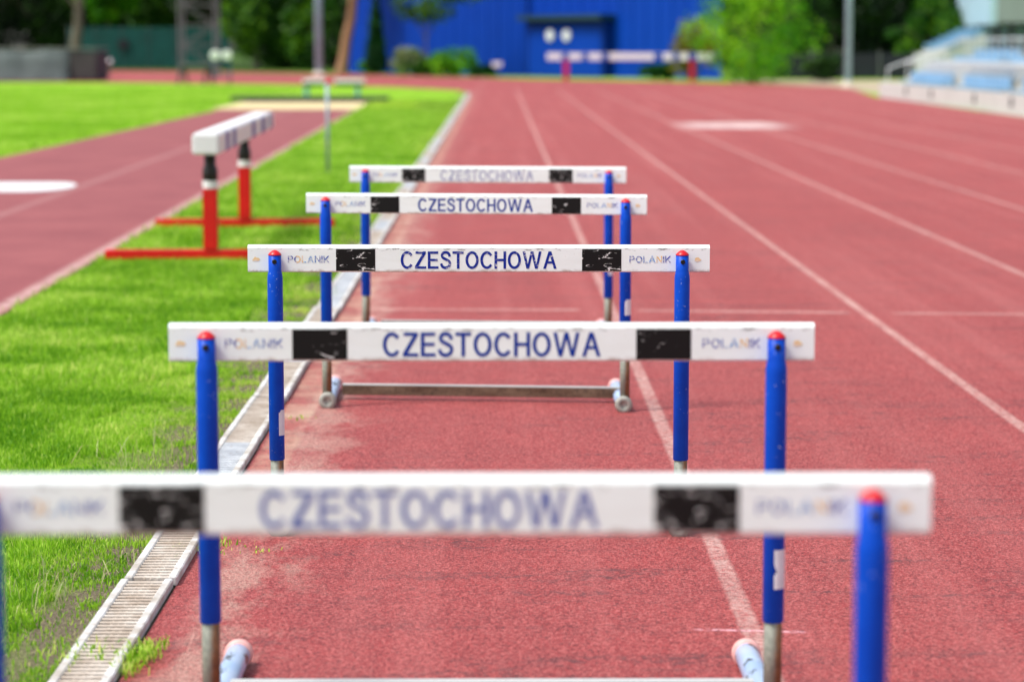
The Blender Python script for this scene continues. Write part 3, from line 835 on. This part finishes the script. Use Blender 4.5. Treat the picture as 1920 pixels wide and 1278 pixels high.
# sparse tree in front of the blue wall
tree('leafy_tree', 'thin olive tree hanging its leaves before the blue wall', 'tree', at_px(800, 110), 110, 3.3, .06, 4.6, 2.8, 3.9, 'leaf_mid', 2000, .22, 93, None, 'bark', 0, 6, 26)

# ------------------------------------------------------------------ blue building
def building():
    P = Vector((AT(655, 120, 123).x, 123, 0)); Q = Vector((AT(1352, 120, 99.5).x, 99.5, 0))
    L = (Q - P).length; a = math.atan2(Q.y - P.y, Q.x - P.x)
    t = thing('sports_hall', 'large plain blue hall closing the end of the running track', 'building', P, a)
    Mi = Matrix.Rotation(-a, 3, 'Z'); back = [(L, 0), tuple((Vector((L, 0, 0)) + Mi @ Vector((.3, 8, 0))).xy), tuple((Mi @ Vector((-.5, 8, 0))).xy), (0, 0)]
    def prism(z0, z1):
        bm = bmesh.new(); lo = [bm.verts.new((p[0], p[1], z0)) for p in back]; hi = [bm.verts.new((p[0], p[1], z1)) for p in back]
        for k in range(4): bm.faces.new((lo[k], lo[(k + 1) % 4], hi[(k + 1) % 4], hi[k]))
        bm.faces.new(lo); bm.faces.new(hi[::-1]); return bm
    obj('wall', prism(0, 7.5), M['bluewall'], t)
    bm = bmesh.new()
    for k in range(int(L / .9)): box(bm, k * .9 + .42, k * .9 + .48, -.03, -.002, .3, 7.4)
    obj('cladding_rib', bm, M['bluewall'], t)
    bm = prism(7.503, 7.8); obj('roof', bm, M['greysteel'], t)
    def wall_s(px):    # position along the wall under a column of the photograph
        d = ray(px, 120); d2 = Vector((math.cos(a), math.sin(a)))
        # solve P + s*d2 = k*d
        det = d2.x * (-d.y) + d.x * d2.y
        return ((-P.x) * (-d.y) - (-d.x) * (-P.y)) / det
    s0, s1 = wall_s(1003), wall_s(1150)
    def zat(px, py):
        s = wall_s(px); Y = P.y + s * math.sin(a); return AT(px, py, Y).z
    zt = zat(1075, 38)
    bm = bmesh.new(); box(bm, s0, s1, -.5, -.002, 0, zt); d = obj('porch', bm, M['bluedoor'], t)
    bm = bmesh.new(); box(bm, s0 + .25, s1 - .25, -.53, -.502, .05, zt - .35); obj('door', bm, M['bluewall'], d)
    bm = bmesh.new(); box(bm, s0 - .2, s1 + .2, -.9, 0.0, zt, zt + .22); obj('canopy', bm, M['darkgreen'], d)
    for p in (1050, 1081):
        s = wall_s(p); z = zat(p, 67); bm = bmesh.new(); lathe(bm, [(.26, 0), (.26, .06), (.2, .09)], 20, (s, -.53, z), (0, -1, 0)); obj('porch_lamp', bm, M['white'], d)
    for p in (1000, ):
        s = wall_s(p)
        bm = bmesh.new(); tube(bm, [(s - .3, -.1, 0), (s - .3, -.1, 7.4)], .06, 8); obj('drainpipe', bm, M['bluedoor'], t)
building()
# small white sign near the wall
t = thing('small_sign', 'small white sign on a short post before the blue wall', 'sign', (at_px(932, 100), 100, 0))
bm = bmesh.new(); box(bm, -.02, .02, -.02, .02, 0, .6); obj('post', bm, M['greysteel'], t)
bm = bmesh.new(); box(bm, -.2, .2, -.05, -.022, .5, .7, .01); obj('panel', bm, M['white'], t)

# ------------------------------------------------------------------ teal fence, screens
def teal_fence():
    Y = 144; x0, x1 = at_px(130, Y), at_px(430, Y); zt = AT(200, 52, Y).z
    t = thing('corrugated_fence', 'teal corrugated sheet fence under the trees on the left', 'fence', ((x0 + x1) / 2, Y, 0))
    W = x1 - x0; npan = 6
    for k in range(npan):
        bm = bmesh.new(); a0 = -W / 2 + k * W / npan; n_ = 18; w1 = W / npan - .06
        top = []; bot = []
        for i in range(n_ + 1):
            x = a0 + w1 * i / n_; y = .04 * (i % 2)
            bot.append(bm.verts.new((x, y, .1))); top.append(bm.verts.new((x, y, zt)))
        for i in range(n_): bm.faces.new((bot[i], bot[i + 1], top[i + 1], top[i]))
        o = obj('sheet_panel', bm, M['teal'], t)
        md = o.modifiers.new('s', 'SOLIDIFY'); md.thickness = .01
    for k in range(npan + 1):
        bm = bmesh.new(); x = -W / 2 + k * W / npan - .03; box(bm, x - .05, x + .05, .05, .15, 0, zt + .05); obj('fence_post', bm, M['greysteel'], t)
    bm = bmesh.new(); xs = at_px(232, Y) - (x0 + x1) / 2; box(bm, xs - .3, xs + .3, -.1, -.01, 1.2, 1.75); obj('hatch', bm, M['column'], t)
teal_fence()
Yf = 96
t = thing('screened_fence', 'low dark mesh fence between the lime tree and the grandstand', 'fence', (at_px(1580, Yf), Yf, 0))
bm = bmesh.new(); box(bm, -2.6, 2.8, -.02, .02, .05, 1.05); obj('mesh_screen', bm, M['hedge_dark'], t)
for k in range(5):
    bm = bmesh.new(); box(bm, -2.6 + k * 1.35 - .03, -2.6 + k * 1.35 + .03, -.09, -.022, 0, 1.15); obj('fence_post', bm, M['greysteel'], t)

# ------------------------------------------------------------------ masts and tower
def mast(label, px, Y, r, h):
    x = at_px(px, Y); t = thing('lamp_mast', label, 'mast', (x, Y, 0))
    bm = bmesh.new(); tube(bm, [(0, 0, .12), (0, 0, h * .5), (0, 0, h)], [r, r * .93, r * .8], 16); obj('pole', bm, M['mast'], t, True)
    bm = bmesh.new(); lathe(bm, [(r * 1.9, 0), (r * 1.9, .06), (r * 1.3, .12), (r * 1.05, .2)], 16); obj('base_plate', bm, M['concrete'], t)
    bm = bmesh.new(); box(bm, -.9, .9, -.06, .06, h, h + .12); hd = obj('lamp_arm', bm, M['mast'], t)
    for s in (-.7, 0, .7):
        bm = bmesh.new(); box(bm, s - .22, s + .22, -.35, -.07, h - .05, h + .3, .03); obj('floodlight', bm, M['greysteel'], hd)
mast('thick grey blue mast between the trees left of the blue hall', 598, 112, .17, 12)
mast('pale grey mast beside the left end of the grandstand', 1590, 79.5, .105, 12)
def tower():
    Y = 104; xa, xb = at_px(341, Y), at_px(407, Y); h = 8; W = xb - xa
    t = thing('scaffold_tower', 'grey steel scaffold tower standing before the teal fence', 'tower', ((xa + xb) / 2, Y, 0))
    for sx in (-1, 1):
        for sy in (-1, 1):
            bm = bmesh.new(); box(bm, sx * W / 2 - .045, sx * W / 2 + .045, sy * W / 2 - .045, sy * W / 2 + .045, 0, h); obj('leg', bm, M['greysteel'], t)
    for k in range(9):
        z = .5 + k * .85
        for sy in (-1, 1):
            bm = bmesh.new(); box(bm, -W / 2 + .07, W / 2 - .07, sy * W / 2 - .025, sy * W / 2 + .025, z, z + .05); obj('crossbar', bm, M['greysteel'], t)
            if k < 8:
                bm = bmesh.new(); s = 1 if k % 2 else -1; bar(bm, (-s * (W / 2 - .08), sy * (W / 2 - .05), z + .05), (s * (W / 2 - .08), sy * (W / 2 - .05), z + .85), .035); obj('brace', bm, M['greysteel'], t)
    bm = bmesh.new(); box(bm, -W / 2 + .08, W / 2 - .08, -W / 2 + .08, W / 2 - .08, 5.6, 5.66); obj('platform', bm, M['bark'], t)
tower()

# ------------------------------------------------------------------ mats, benches, posts on the field
def mats():
    Y = 92.5; x1 = at_px(180, Y); h = AT(60, 95, Y).z; xf = at_px(128, Y)
    t = thing('landing_mat', 'big grey covered high jump landing mat at the left of the field', 'landing mat', (x1 - 3.5, Y + 1.5, 0))
    cx = x1 - 3.5
    # cover with a sloping, sagging front
    bm = bmesh.new()
    nx, rows = 24, [(-1.55, .03), (-1.42, .35), (-1.30, .7), (-1.2, h - .06), (-1.1, h), (1.4, h - .02), (1.5, .03)]
    rg_ = random.Random(2); g = []
    X0, X1 = -6.5, xf - cx
    for i in range(nx + 1):
        x = X0 + (X1 - X0) * i / nx; off = .07 * math.sin(i * 1.7) + .04 * math.sin(i * 3.1)
        g.append([bm.verts.new((x, y + (off if 0 < j < 4 else 0), z + (.04 * math.sin(i * .9) if j in (3, 4, 5) else 0))) for j, (y, z) in enumerate(rows)])
    for i in range(nx):
        for j in range(len(rows) - 1): bm.faces.new((g[i][j], g[i + 1][j], g[i + 1][j + 1], g[i][j + 1]))
    bm.faces.new(g[0]); bm.faces.new(g[-1][::-1])
    c = obj('cover', bm, M['matgrey'], t, True)
    bm = bmesh.new(); box(bm, X1 + .003, x1 - cx, -1.3, 1.5, .02, h - .04, .05); obj('end_block', bm, M['darkbox'], t)
    bm = bmesh.new(); box(bm, X0, x1 - cx + .02, -1.12, 1.45, h + .045, h + .10, .02); obj('top_sheet', bm, M['mattop'], t)
mats()
def bench():
    Y = 62; xa, xb = at_px(567, Y), at_px(685, Y); W = xb - xa; h = AT(620, 149, Y).z
    t = thing('bench', 'low bench with two white tops and teal legs beyond the sand pit', 'bench', ((xa + xb) / 2, Y, 0))
    for a, b in ((-W / 2, -.16), (.0, W / 2)):
        bm = bmesh.new(); box(bm, a, b, -.22, .22, h - .09, h, .03); s = obj('seat', bm, M['white'], t)
        bm = bmesh.new(); box(bm, a + .06, b - .06, -.2, .2, h - .17, h - .092); obj('seat_frame', bm, M['darkbox'], s)
    for x in (-W / 2 + .1, W / 2 - .2):
        for y in (-.15, .15):
            bm = bmesh.new(); box(bm, x - .05, x + .05, y - .03, y + .03, 0, h - .17); obj('leg', bm, M['teal_paint'], t)
bench()
def marker():
    g = G(615, 330); t = thing('marker_post', 'thin grey marker post with small red top on the grass strip', 'post', (g.x, g.y, 0))
    h = AT(615, 156, g.y).z
    bm = bmesh.new(); tube(bm, [(0, 0, 0), (0, 0, h)], .018, 12); obj('pole', bm, M['steel'], t, True)
    bm = bmesh.new(); lathe(bm, [(.019, 0), (.021, .005), (.021, .03), (.014, .035)], 14); o = obj('top_cap', bm, M['red'], t); o.location = (0, 0, h)
marker()
def field_seats():
    Y = 84; x = at_px(368, Y); t = thing('slatted_bench', 'grey slatted bench with slanting legs in front of the scaffold tower', 'bench', (x, Y, 0))
    hs_ = AT(368, 122, Y).z
    bm = bmesh.new()
    for k in range(4): box(bm, -.55, .5, -.2 + k * .11, -.12 + k * .11, hs_, hs_ + .05)
    obj('seat', bm, M['greysteel'], t)
    for s in (-.45, .42):
        bm = bmesh.new(); bar(bm, (s - .18, -.15, 0), (s, 0, hs_), .07); bar(bm, (s + .12, .25, 0), (s, .05, hs_), .07); obj('leg', bm, M['darkbox'], t)
    x = at_px(415, Y)
    t = thing('field_trolley', 'blue equipment trolley with two round white pads beside the slatted bench', 'trolley', (x, Y, 0))
    h2 = AT(415, 104, Y).z
    bm = bmesh.new()
    for s in (-.3, .3):
        bar(bm, (s, 0, .1), (s, 0, h2 + .05), .06)
    bar(bm, (-.3, 0, .35), (.3, 0, .35), .05); bar(bm, (-.3, 0, h2 - .15), (.3, 0, h2 - .15), .09)
    obj('frame', bm, M['bluegrey'], t)
    for s in (-.2, .2):
        bm = bmesh.new(); lathe(bm, [(.15, 0), (.17, .02), (.17, .07), (.12, .09)], 18, (s, -.06, h2), (0, -1, 0)); obj('pad', bm, M['white'], t)
        bm = bmesh.new(); lathe(bm, [(.09, -.03), (.11, -.02), (.11, .02), (.09, .03)], 16, (s * 1.5, 0, .11), (1, 0, 0)); obj('wheel', bm, M['blackrub'], t)
    Y = 112; t = thing('marker_ball', 'small white round marker before the teal fence', 'marker', (at_px(206, Y), Y, 0))
    z = AT(206, 120, Y).z
    bm = bmesh.new(); tube(bm, [(0, 0, 0), (0, 0, z)], .03, 8); obj('stem', bm, M['greysteel'], t)
    bm = bmesh.new(); bmesh.ops.create_uvsphere(bm, u_segments=16, v_segments=10, radius=.12); o = obj('ball', bm, M['white'], t, True); o.location = (0, 0, z + .1)
field_seats()

# ------------------------------------------------------------------ grandstand
def grandstand():
    t = thing('grandstand', 'low white grandstand with light blue seat rows beside the outer lane', 'grandstand', (9.75, 43, 0))
    L = 19.2; fw = .40
    bm = bmesh.new(); box(bm, 0, .16, 0, L, 0, fw, .01); w_ = obj('front_wall', bm, M['stand_white'], t)
    for y in (3.0, 6.6, 11.6, 15.0):
        bm = bmesh.new(); box(bm, -.012, -.002, y, y + .22, .14, .34); obj('vent', bm, M['column'], w_)
    rows = 4; dp, rs_ = .52, .19
    for k in range(rows):
        bm = bmesh.new(); x0 = .162 + k * dp; box(bm, x0, x0 + dp - .003, .0, L, 0, .30 + k * rs_); obj('terrace_step', bm, M['concrete'], t)
        for (y0, y1) in ((.3, 4.8), (6.0, 11.2), (12.3, 17.9)):
            bm = bmesh.new(); y = y0
            while y + .46 <= y1:
                z = .30 + k * rs_
                box(bm, x0 + .1, x0 + .42, y, y + .42, z + .12, z + .15, .01, seg=1)
                box(bm, x0 + .40, x0 + .44, y, y + .42, z + .16, z + .38, .01, seg=1)
                box(bm, x0 + .2, x0 + .28, y + .18, y + .24, z + .002, z + .118)
                y += .5
            obj('seat_row', bm, M['seatblue'], t)
    xb = .162 + rows * dp; zb = .30 + rows * rs_
    bm = bmesh.new(); box(bm, xb, xb + .9, 0, L, 0, zb + .02); obj('rear_walkway', bm, M['concrete'], t)
    bm = bmesh.new()
    for k in range(26): tube(bm, [(xb - .25, .1 + k * .72, zb - .2), (xb - .25, .1 + k * .72, zb + .42)], .016, 6)
    for k in range(33): tube(bm, [(.162 + 1.02 * dp, .1 + k * .58, .30 + rs_), (.162 + 1.02 * dp, .1 + k * .47, .76 + rs_)], .05, 6)
    tube(bm, [(.162 + 1.02 * dp, .1, .72 + rs_), (.162 + 1.02 * dp, L - .1, .72 + rs_)], .03, 6)
    tube(bm, [(xb - .25, .1, zb + .42), (xb - .25, L - .1, zb + .42)], .025, 6); obj('handrail', bm, M['rail'], t)
    bm = bmesh.new()
    for k in range(5): tube(bm, [(.2 + k * .5, L - .06, .3 + k * rs_ * 0.98), (.2 + k * .5, L - .06, .75 + k * rs_)], .018, 6)
    tube(bm, [(.2, L - .06, .75), (2.2, L - .06, .75 + 4 * rs_)], .022, 6); obj('end_rail', bm, M['rail'], t)
    # covered upper stand further along
    Y = 118
    f = lambda px, py: AT(px, py, Y)
    t = thing('covered_stand', 'covered upper stand with dark columns under a pale roof at the right edge', 'grandstand', (f(1745, 100).x, Y, 0))
    ox = f(1745, 100).x
    bm = bmesh.new()
    prof = [(0, 0)]; n_ = 7; xe = f(1850, 60).x - ox; z0 = f(1745, 108).z; z1 = f(1850, 58).z
    pts = [(0, 0)]
    for k in range(n_):
        x = xe * k / n_; z = z0 + (z1 - z0) * k / n_
        pts += [(x, z), (xe * (k + 1) / n_, z)]
    pts += [(xe, 0)]
    a = [bm.verts.new((x, 0, z)) for x, z in pts]; b = [bm.verts.new((x, 7, z)) for x, z in pts]
    for k in range(len(pts)): bm.faces.new((a[k], a[(k + 1) % len(pts)], b[(k + 1) % len(pts)], b[k]))
    bm.faces.new(a[::-1]); bm.faces.new(b); obj('terrace', bm, M['stand_white'], t)
    for k in range(2, n_):
        x = xe * k / n_; z = z0 + (z1 - z0) * k / n_
        bm = bmesh.new()
        for j in range(12): box(bm, x + .05, x + .3, -.0 + j * .56, .45 + j * .56, z + .05, z + .3)
        obj('seat_row', bm, M['seatblue'], t)
    xr0, xr1 = f(1846, 50).x - ox, f(2150, 50).x - ox; zr = f(1850, 46).z; zl = f(1850, 104).z
    bm = bmesh.new(); box(bm, xe + .01, xr1, 0.5, 7, 0, zl); obj('base_wall', bm, M['stand_white'], t)
    bm = bmesh.new(); box(bm, xe + .3, xr1, 6.6, 6.9, zl, zr); obj('rear_wall', bm, M['roofblue'], t)
    for p in (1848, 1875, 1902, 1935, 1970):
        x = f(p, 60).x - ox; bm = bmesh.new(); box(bm, x - .12, x + .12, .6, .84, zl, zr); obj('column', bm, M['column'], t)
    xl = f(1862, 30).x - ox
    bm = bmesh.new(); v = []
    xm = xl + .3
    box(bm, xl, xl + .3, .6, 9.2, zr, zr + 1.9); r_ = obj('roof', bm, M['roofblue'], t)
    bm = bmesh.new(); box(bm, xm + .003, xr1, .6, 9.2, zr + .1, zr + 2.0); obj('roof_fascia', bm, M['roofgrey'], r_)
    bm = bmesh.new(); box(bm, f(1800, 15).x - ox, xl - .003, 9.25, 9.8, f(1780, 25).z, f(1780, 6).z); obj('roof_end', bm, M['roofgrey'], r_)
grandstand()

# ------------------------------------------------------------------ lawn blades
def blades(name, X, Y, h, wd, m, seed, bend=.5, z0=0.0, var=None):
    rg = np.random.default_rng(seed); n = len(X)
    a = rg.uniform(0, 2 * np.pi, n); la = rg.uniform(0, 2 * np.pi, n); lean = rg.uniform(.05, 1, n) * bend * h
    dx, dy = np.cos(a) * wd / 2, np.sin(a) * wd / 2
    lx, ly = np.cos(la) * lean, np.sin(la) * lean
    z = np.full(n, z0)
    V = np.stack([np.stack([X - dx, Y - dy, z], 1), np.stack([X + dx, Y + dy, z], 1),
                  np.stack([X - dx * .8 + lx * .35, Y - dy * .8 + ly * .35, z + h * .6], 1), np.stack([X + dx * .8 + lx * .35, Y + dy * .8 + ly * .35, z + h * .6], 1),
                  np.stack([X + lx, Y + ly, z + h * (1 - .35 * lean / np.maximum(h, 1e-6))], 1)], 1).reshape(-1, 3)
    b = np.arange(n)[:, None] * 5
    F = np.concatenate([b + [0, 1, 3], b + [0, 3, 2], b + [2, 3, 4]], 0)
    if var is None: var = rg.uniform(0, 1, n)
    return soup(name, V, F, m, None, np.repeat(var, 5))
rg = np.random.default_rng(12)
def vnoise(X, Y, sc_, seed):
    r = np.random.default_rng(seed); T = r.uniform(0, 1, (128, 128))
    x = X * sc_; y = Y * sc_; xi = np.floor(x).astype(int); yi = np.floor(y).astype(int); fx = x - xi; fy = y - yi
    fx = fx * fx * (3 - 2 * fx); fy = fy * fy * (3 - 2 * fy); g = lambda i, j: T[i % 128, j % 128]
    return (g(xi, yi) * (1 - fx) + g(xi + 1, yi) * fx) * (1 - fy) + (g(xi, yi + 1) * (1 - fx) + g(xi + 1, yi + 1) * fx) * fy
parts = []
def scatter(y0, y1, dens, hh, ww, left=None, xmax=-.895):
    area = 3.2 * (y1 - y0); n = int(dens * area)
    Y = rg.uniform(y0, y1, n); X = rg.uniform(-4.0, xmax, n) if left is None else rg.uniform(left[0], left[1], n)
    if left is None:
        k = X > run_right(Y) + rg.normal(0, .04, n) + .05
        # only what the frustum can see, with a margin for a step aside
        k &= X > -(.24 * Y) - .5
        edge = -1.16 + (vnoise(X, Y, 2.2, 3) - .5) * .45 + (vnoise(X, Y, 9, 4) - .5) * .12
        patch = vnoise(X, Y, 6.5, 7) * .6 + vnoise(X, Y, 17, 8) * .4
        edge = edge - .05 * ((Y > 6) & (Y < 12)); bare = (X > edge) & (Y < 30); thr = np.where((Y > 6.2) & (Y < 13), .60, .49)
        k &= ~(bare & (patch < thr) & (rg.uniform(0, 1, n) > .16))
        X, Y = X[k], Y[k]; bare = bare[k]
    else: bare = np.zeros(n, bool)
    n = len(X)
    t = vnoise(X, Y, 3.1, 5); t2 = vnoise(X, Y, 11, 6)
    h = hh * rg.uniform(.5, 1.25, n) * (.7 + .5 * t) * np.where(bare, .55, 1)
    v = np.clip(.12 + .5 * t + .35 * (t2 - .5) + rg.normal(0, .22, n), 0, 1)
    return X, Y, h, np.full(n, ww) * rg.uniform(.7, 1.3, n), v
S = [scatter(4.2, 9, 22000, .032, .0030), scatter(9, 15, 10000, .038, .0048), scatter(15, 28, 3200, .05, .010), scatter(28, 58, 1100, .06, .02)]
# main field
nf = 90000
Yf_ = rg.uniform(27.5, 78, nf); Xf_ = -5.9 - rg.uniform(0, 1, nf) ** 1.0 * (Yf_ * .225 - 4.4); kf = (Xf_ < -5.92); Xf_, Yf_ = Xf_[kf], Yf_[kf]
tf = vnoise(Xf_, Yf_, .9, 15)
S.append((Xf_, Yf_, .06 * rg.uniform(.6, 1.2, len(Xf_)), np.full(len(Xf_), .03), np.clip(.3 + .4 * tf + rg.normal(0, .15, len(Xf_)), 0, 1)))
X = np.concatenate([s[0] for s in S]); Y = np.concatenate([s[1] for s in S]); Hh = np.concatenate([s[2] for s in S]); Wd = np.concatenate([s[3] for s in S]); Vv = np.concatenate([s[4] for s in S])
g = blades('grass', X, Y, Hh, Wd, M['blade'], 2, .7, 0.0, Vv); g['kind'] = 'stuff'
# dry stalks at the ragged edge and tufts beside the channel
tx, ty, th, tv = [], [], [], []
for (px_, py_, n, sp, hh) in [(70, 1130, 22, .05, .09), (110, 1105, 16, .06, .08), (30, 1160, 14, .05, .09), (270, 870, 22, .07, .10), (300, 850, 12, .06, .12), (180, 1060, 14, .08, .07)]:
    c = G(px_, py_)
    for _ in range(n):
        tx.append(c.x + rg.normal(0, sp)); ty.append(c.y + rg.normal(0, sp)); th.append(hh * rg.uniform(.4, 1.2)); tv.append(rg.uniform(0, 1))
g = blades('dry_grass', np.array(tx), np.array(ty), np.array(th), np.full(len(tx), .0028), M['drywisp'], 6, 1.2, 0, np.array(tv)); g['kind'] = 'stuff'
tx, ty, th = [], [], []
for (px_, py_, n, sp, hh) in [(262, 1245, 150, .022, .032), (285, 1228, 60, .015, .03), (400, 1035, 90, .04, .016), (345, 1036, 60, .03, .015), (235, 1270, 60, .02, .03), (560, 790, 20, .02, .012), (480, 1043, 14, .02, .01), (150, 1240, 120, .04, .03), (600, 560, 70, .05, .03)]:
    c = G(px_, py_)
    for _ in range(n):
        tx.append(c.x + rg.normal(0, sp)); ty.append(c.y + rg.normal(0, sp * 1.3)); th.append(hh * rg.uniform(.4, 1.2))
g = blades('weeds', np.array(tx), np.array(ty), np.array(th), np.full(len(tx), .004), M['blade'], 16, 1.1, .012); g['kind'] = 'stuff'

n_ = 2600
lx = rg.uniform(-1.32, -.90, n_); ly = rg.uniform(4.4, 14, n_)
g = blades('straw_litter', lx, ly, np.full(n_, .012) * rg.uniform(.3, 1.2, n_), np.full(n_, .0022), M['drywisp'], 26, 6.0, .003); g['kind'] = 'stuff'
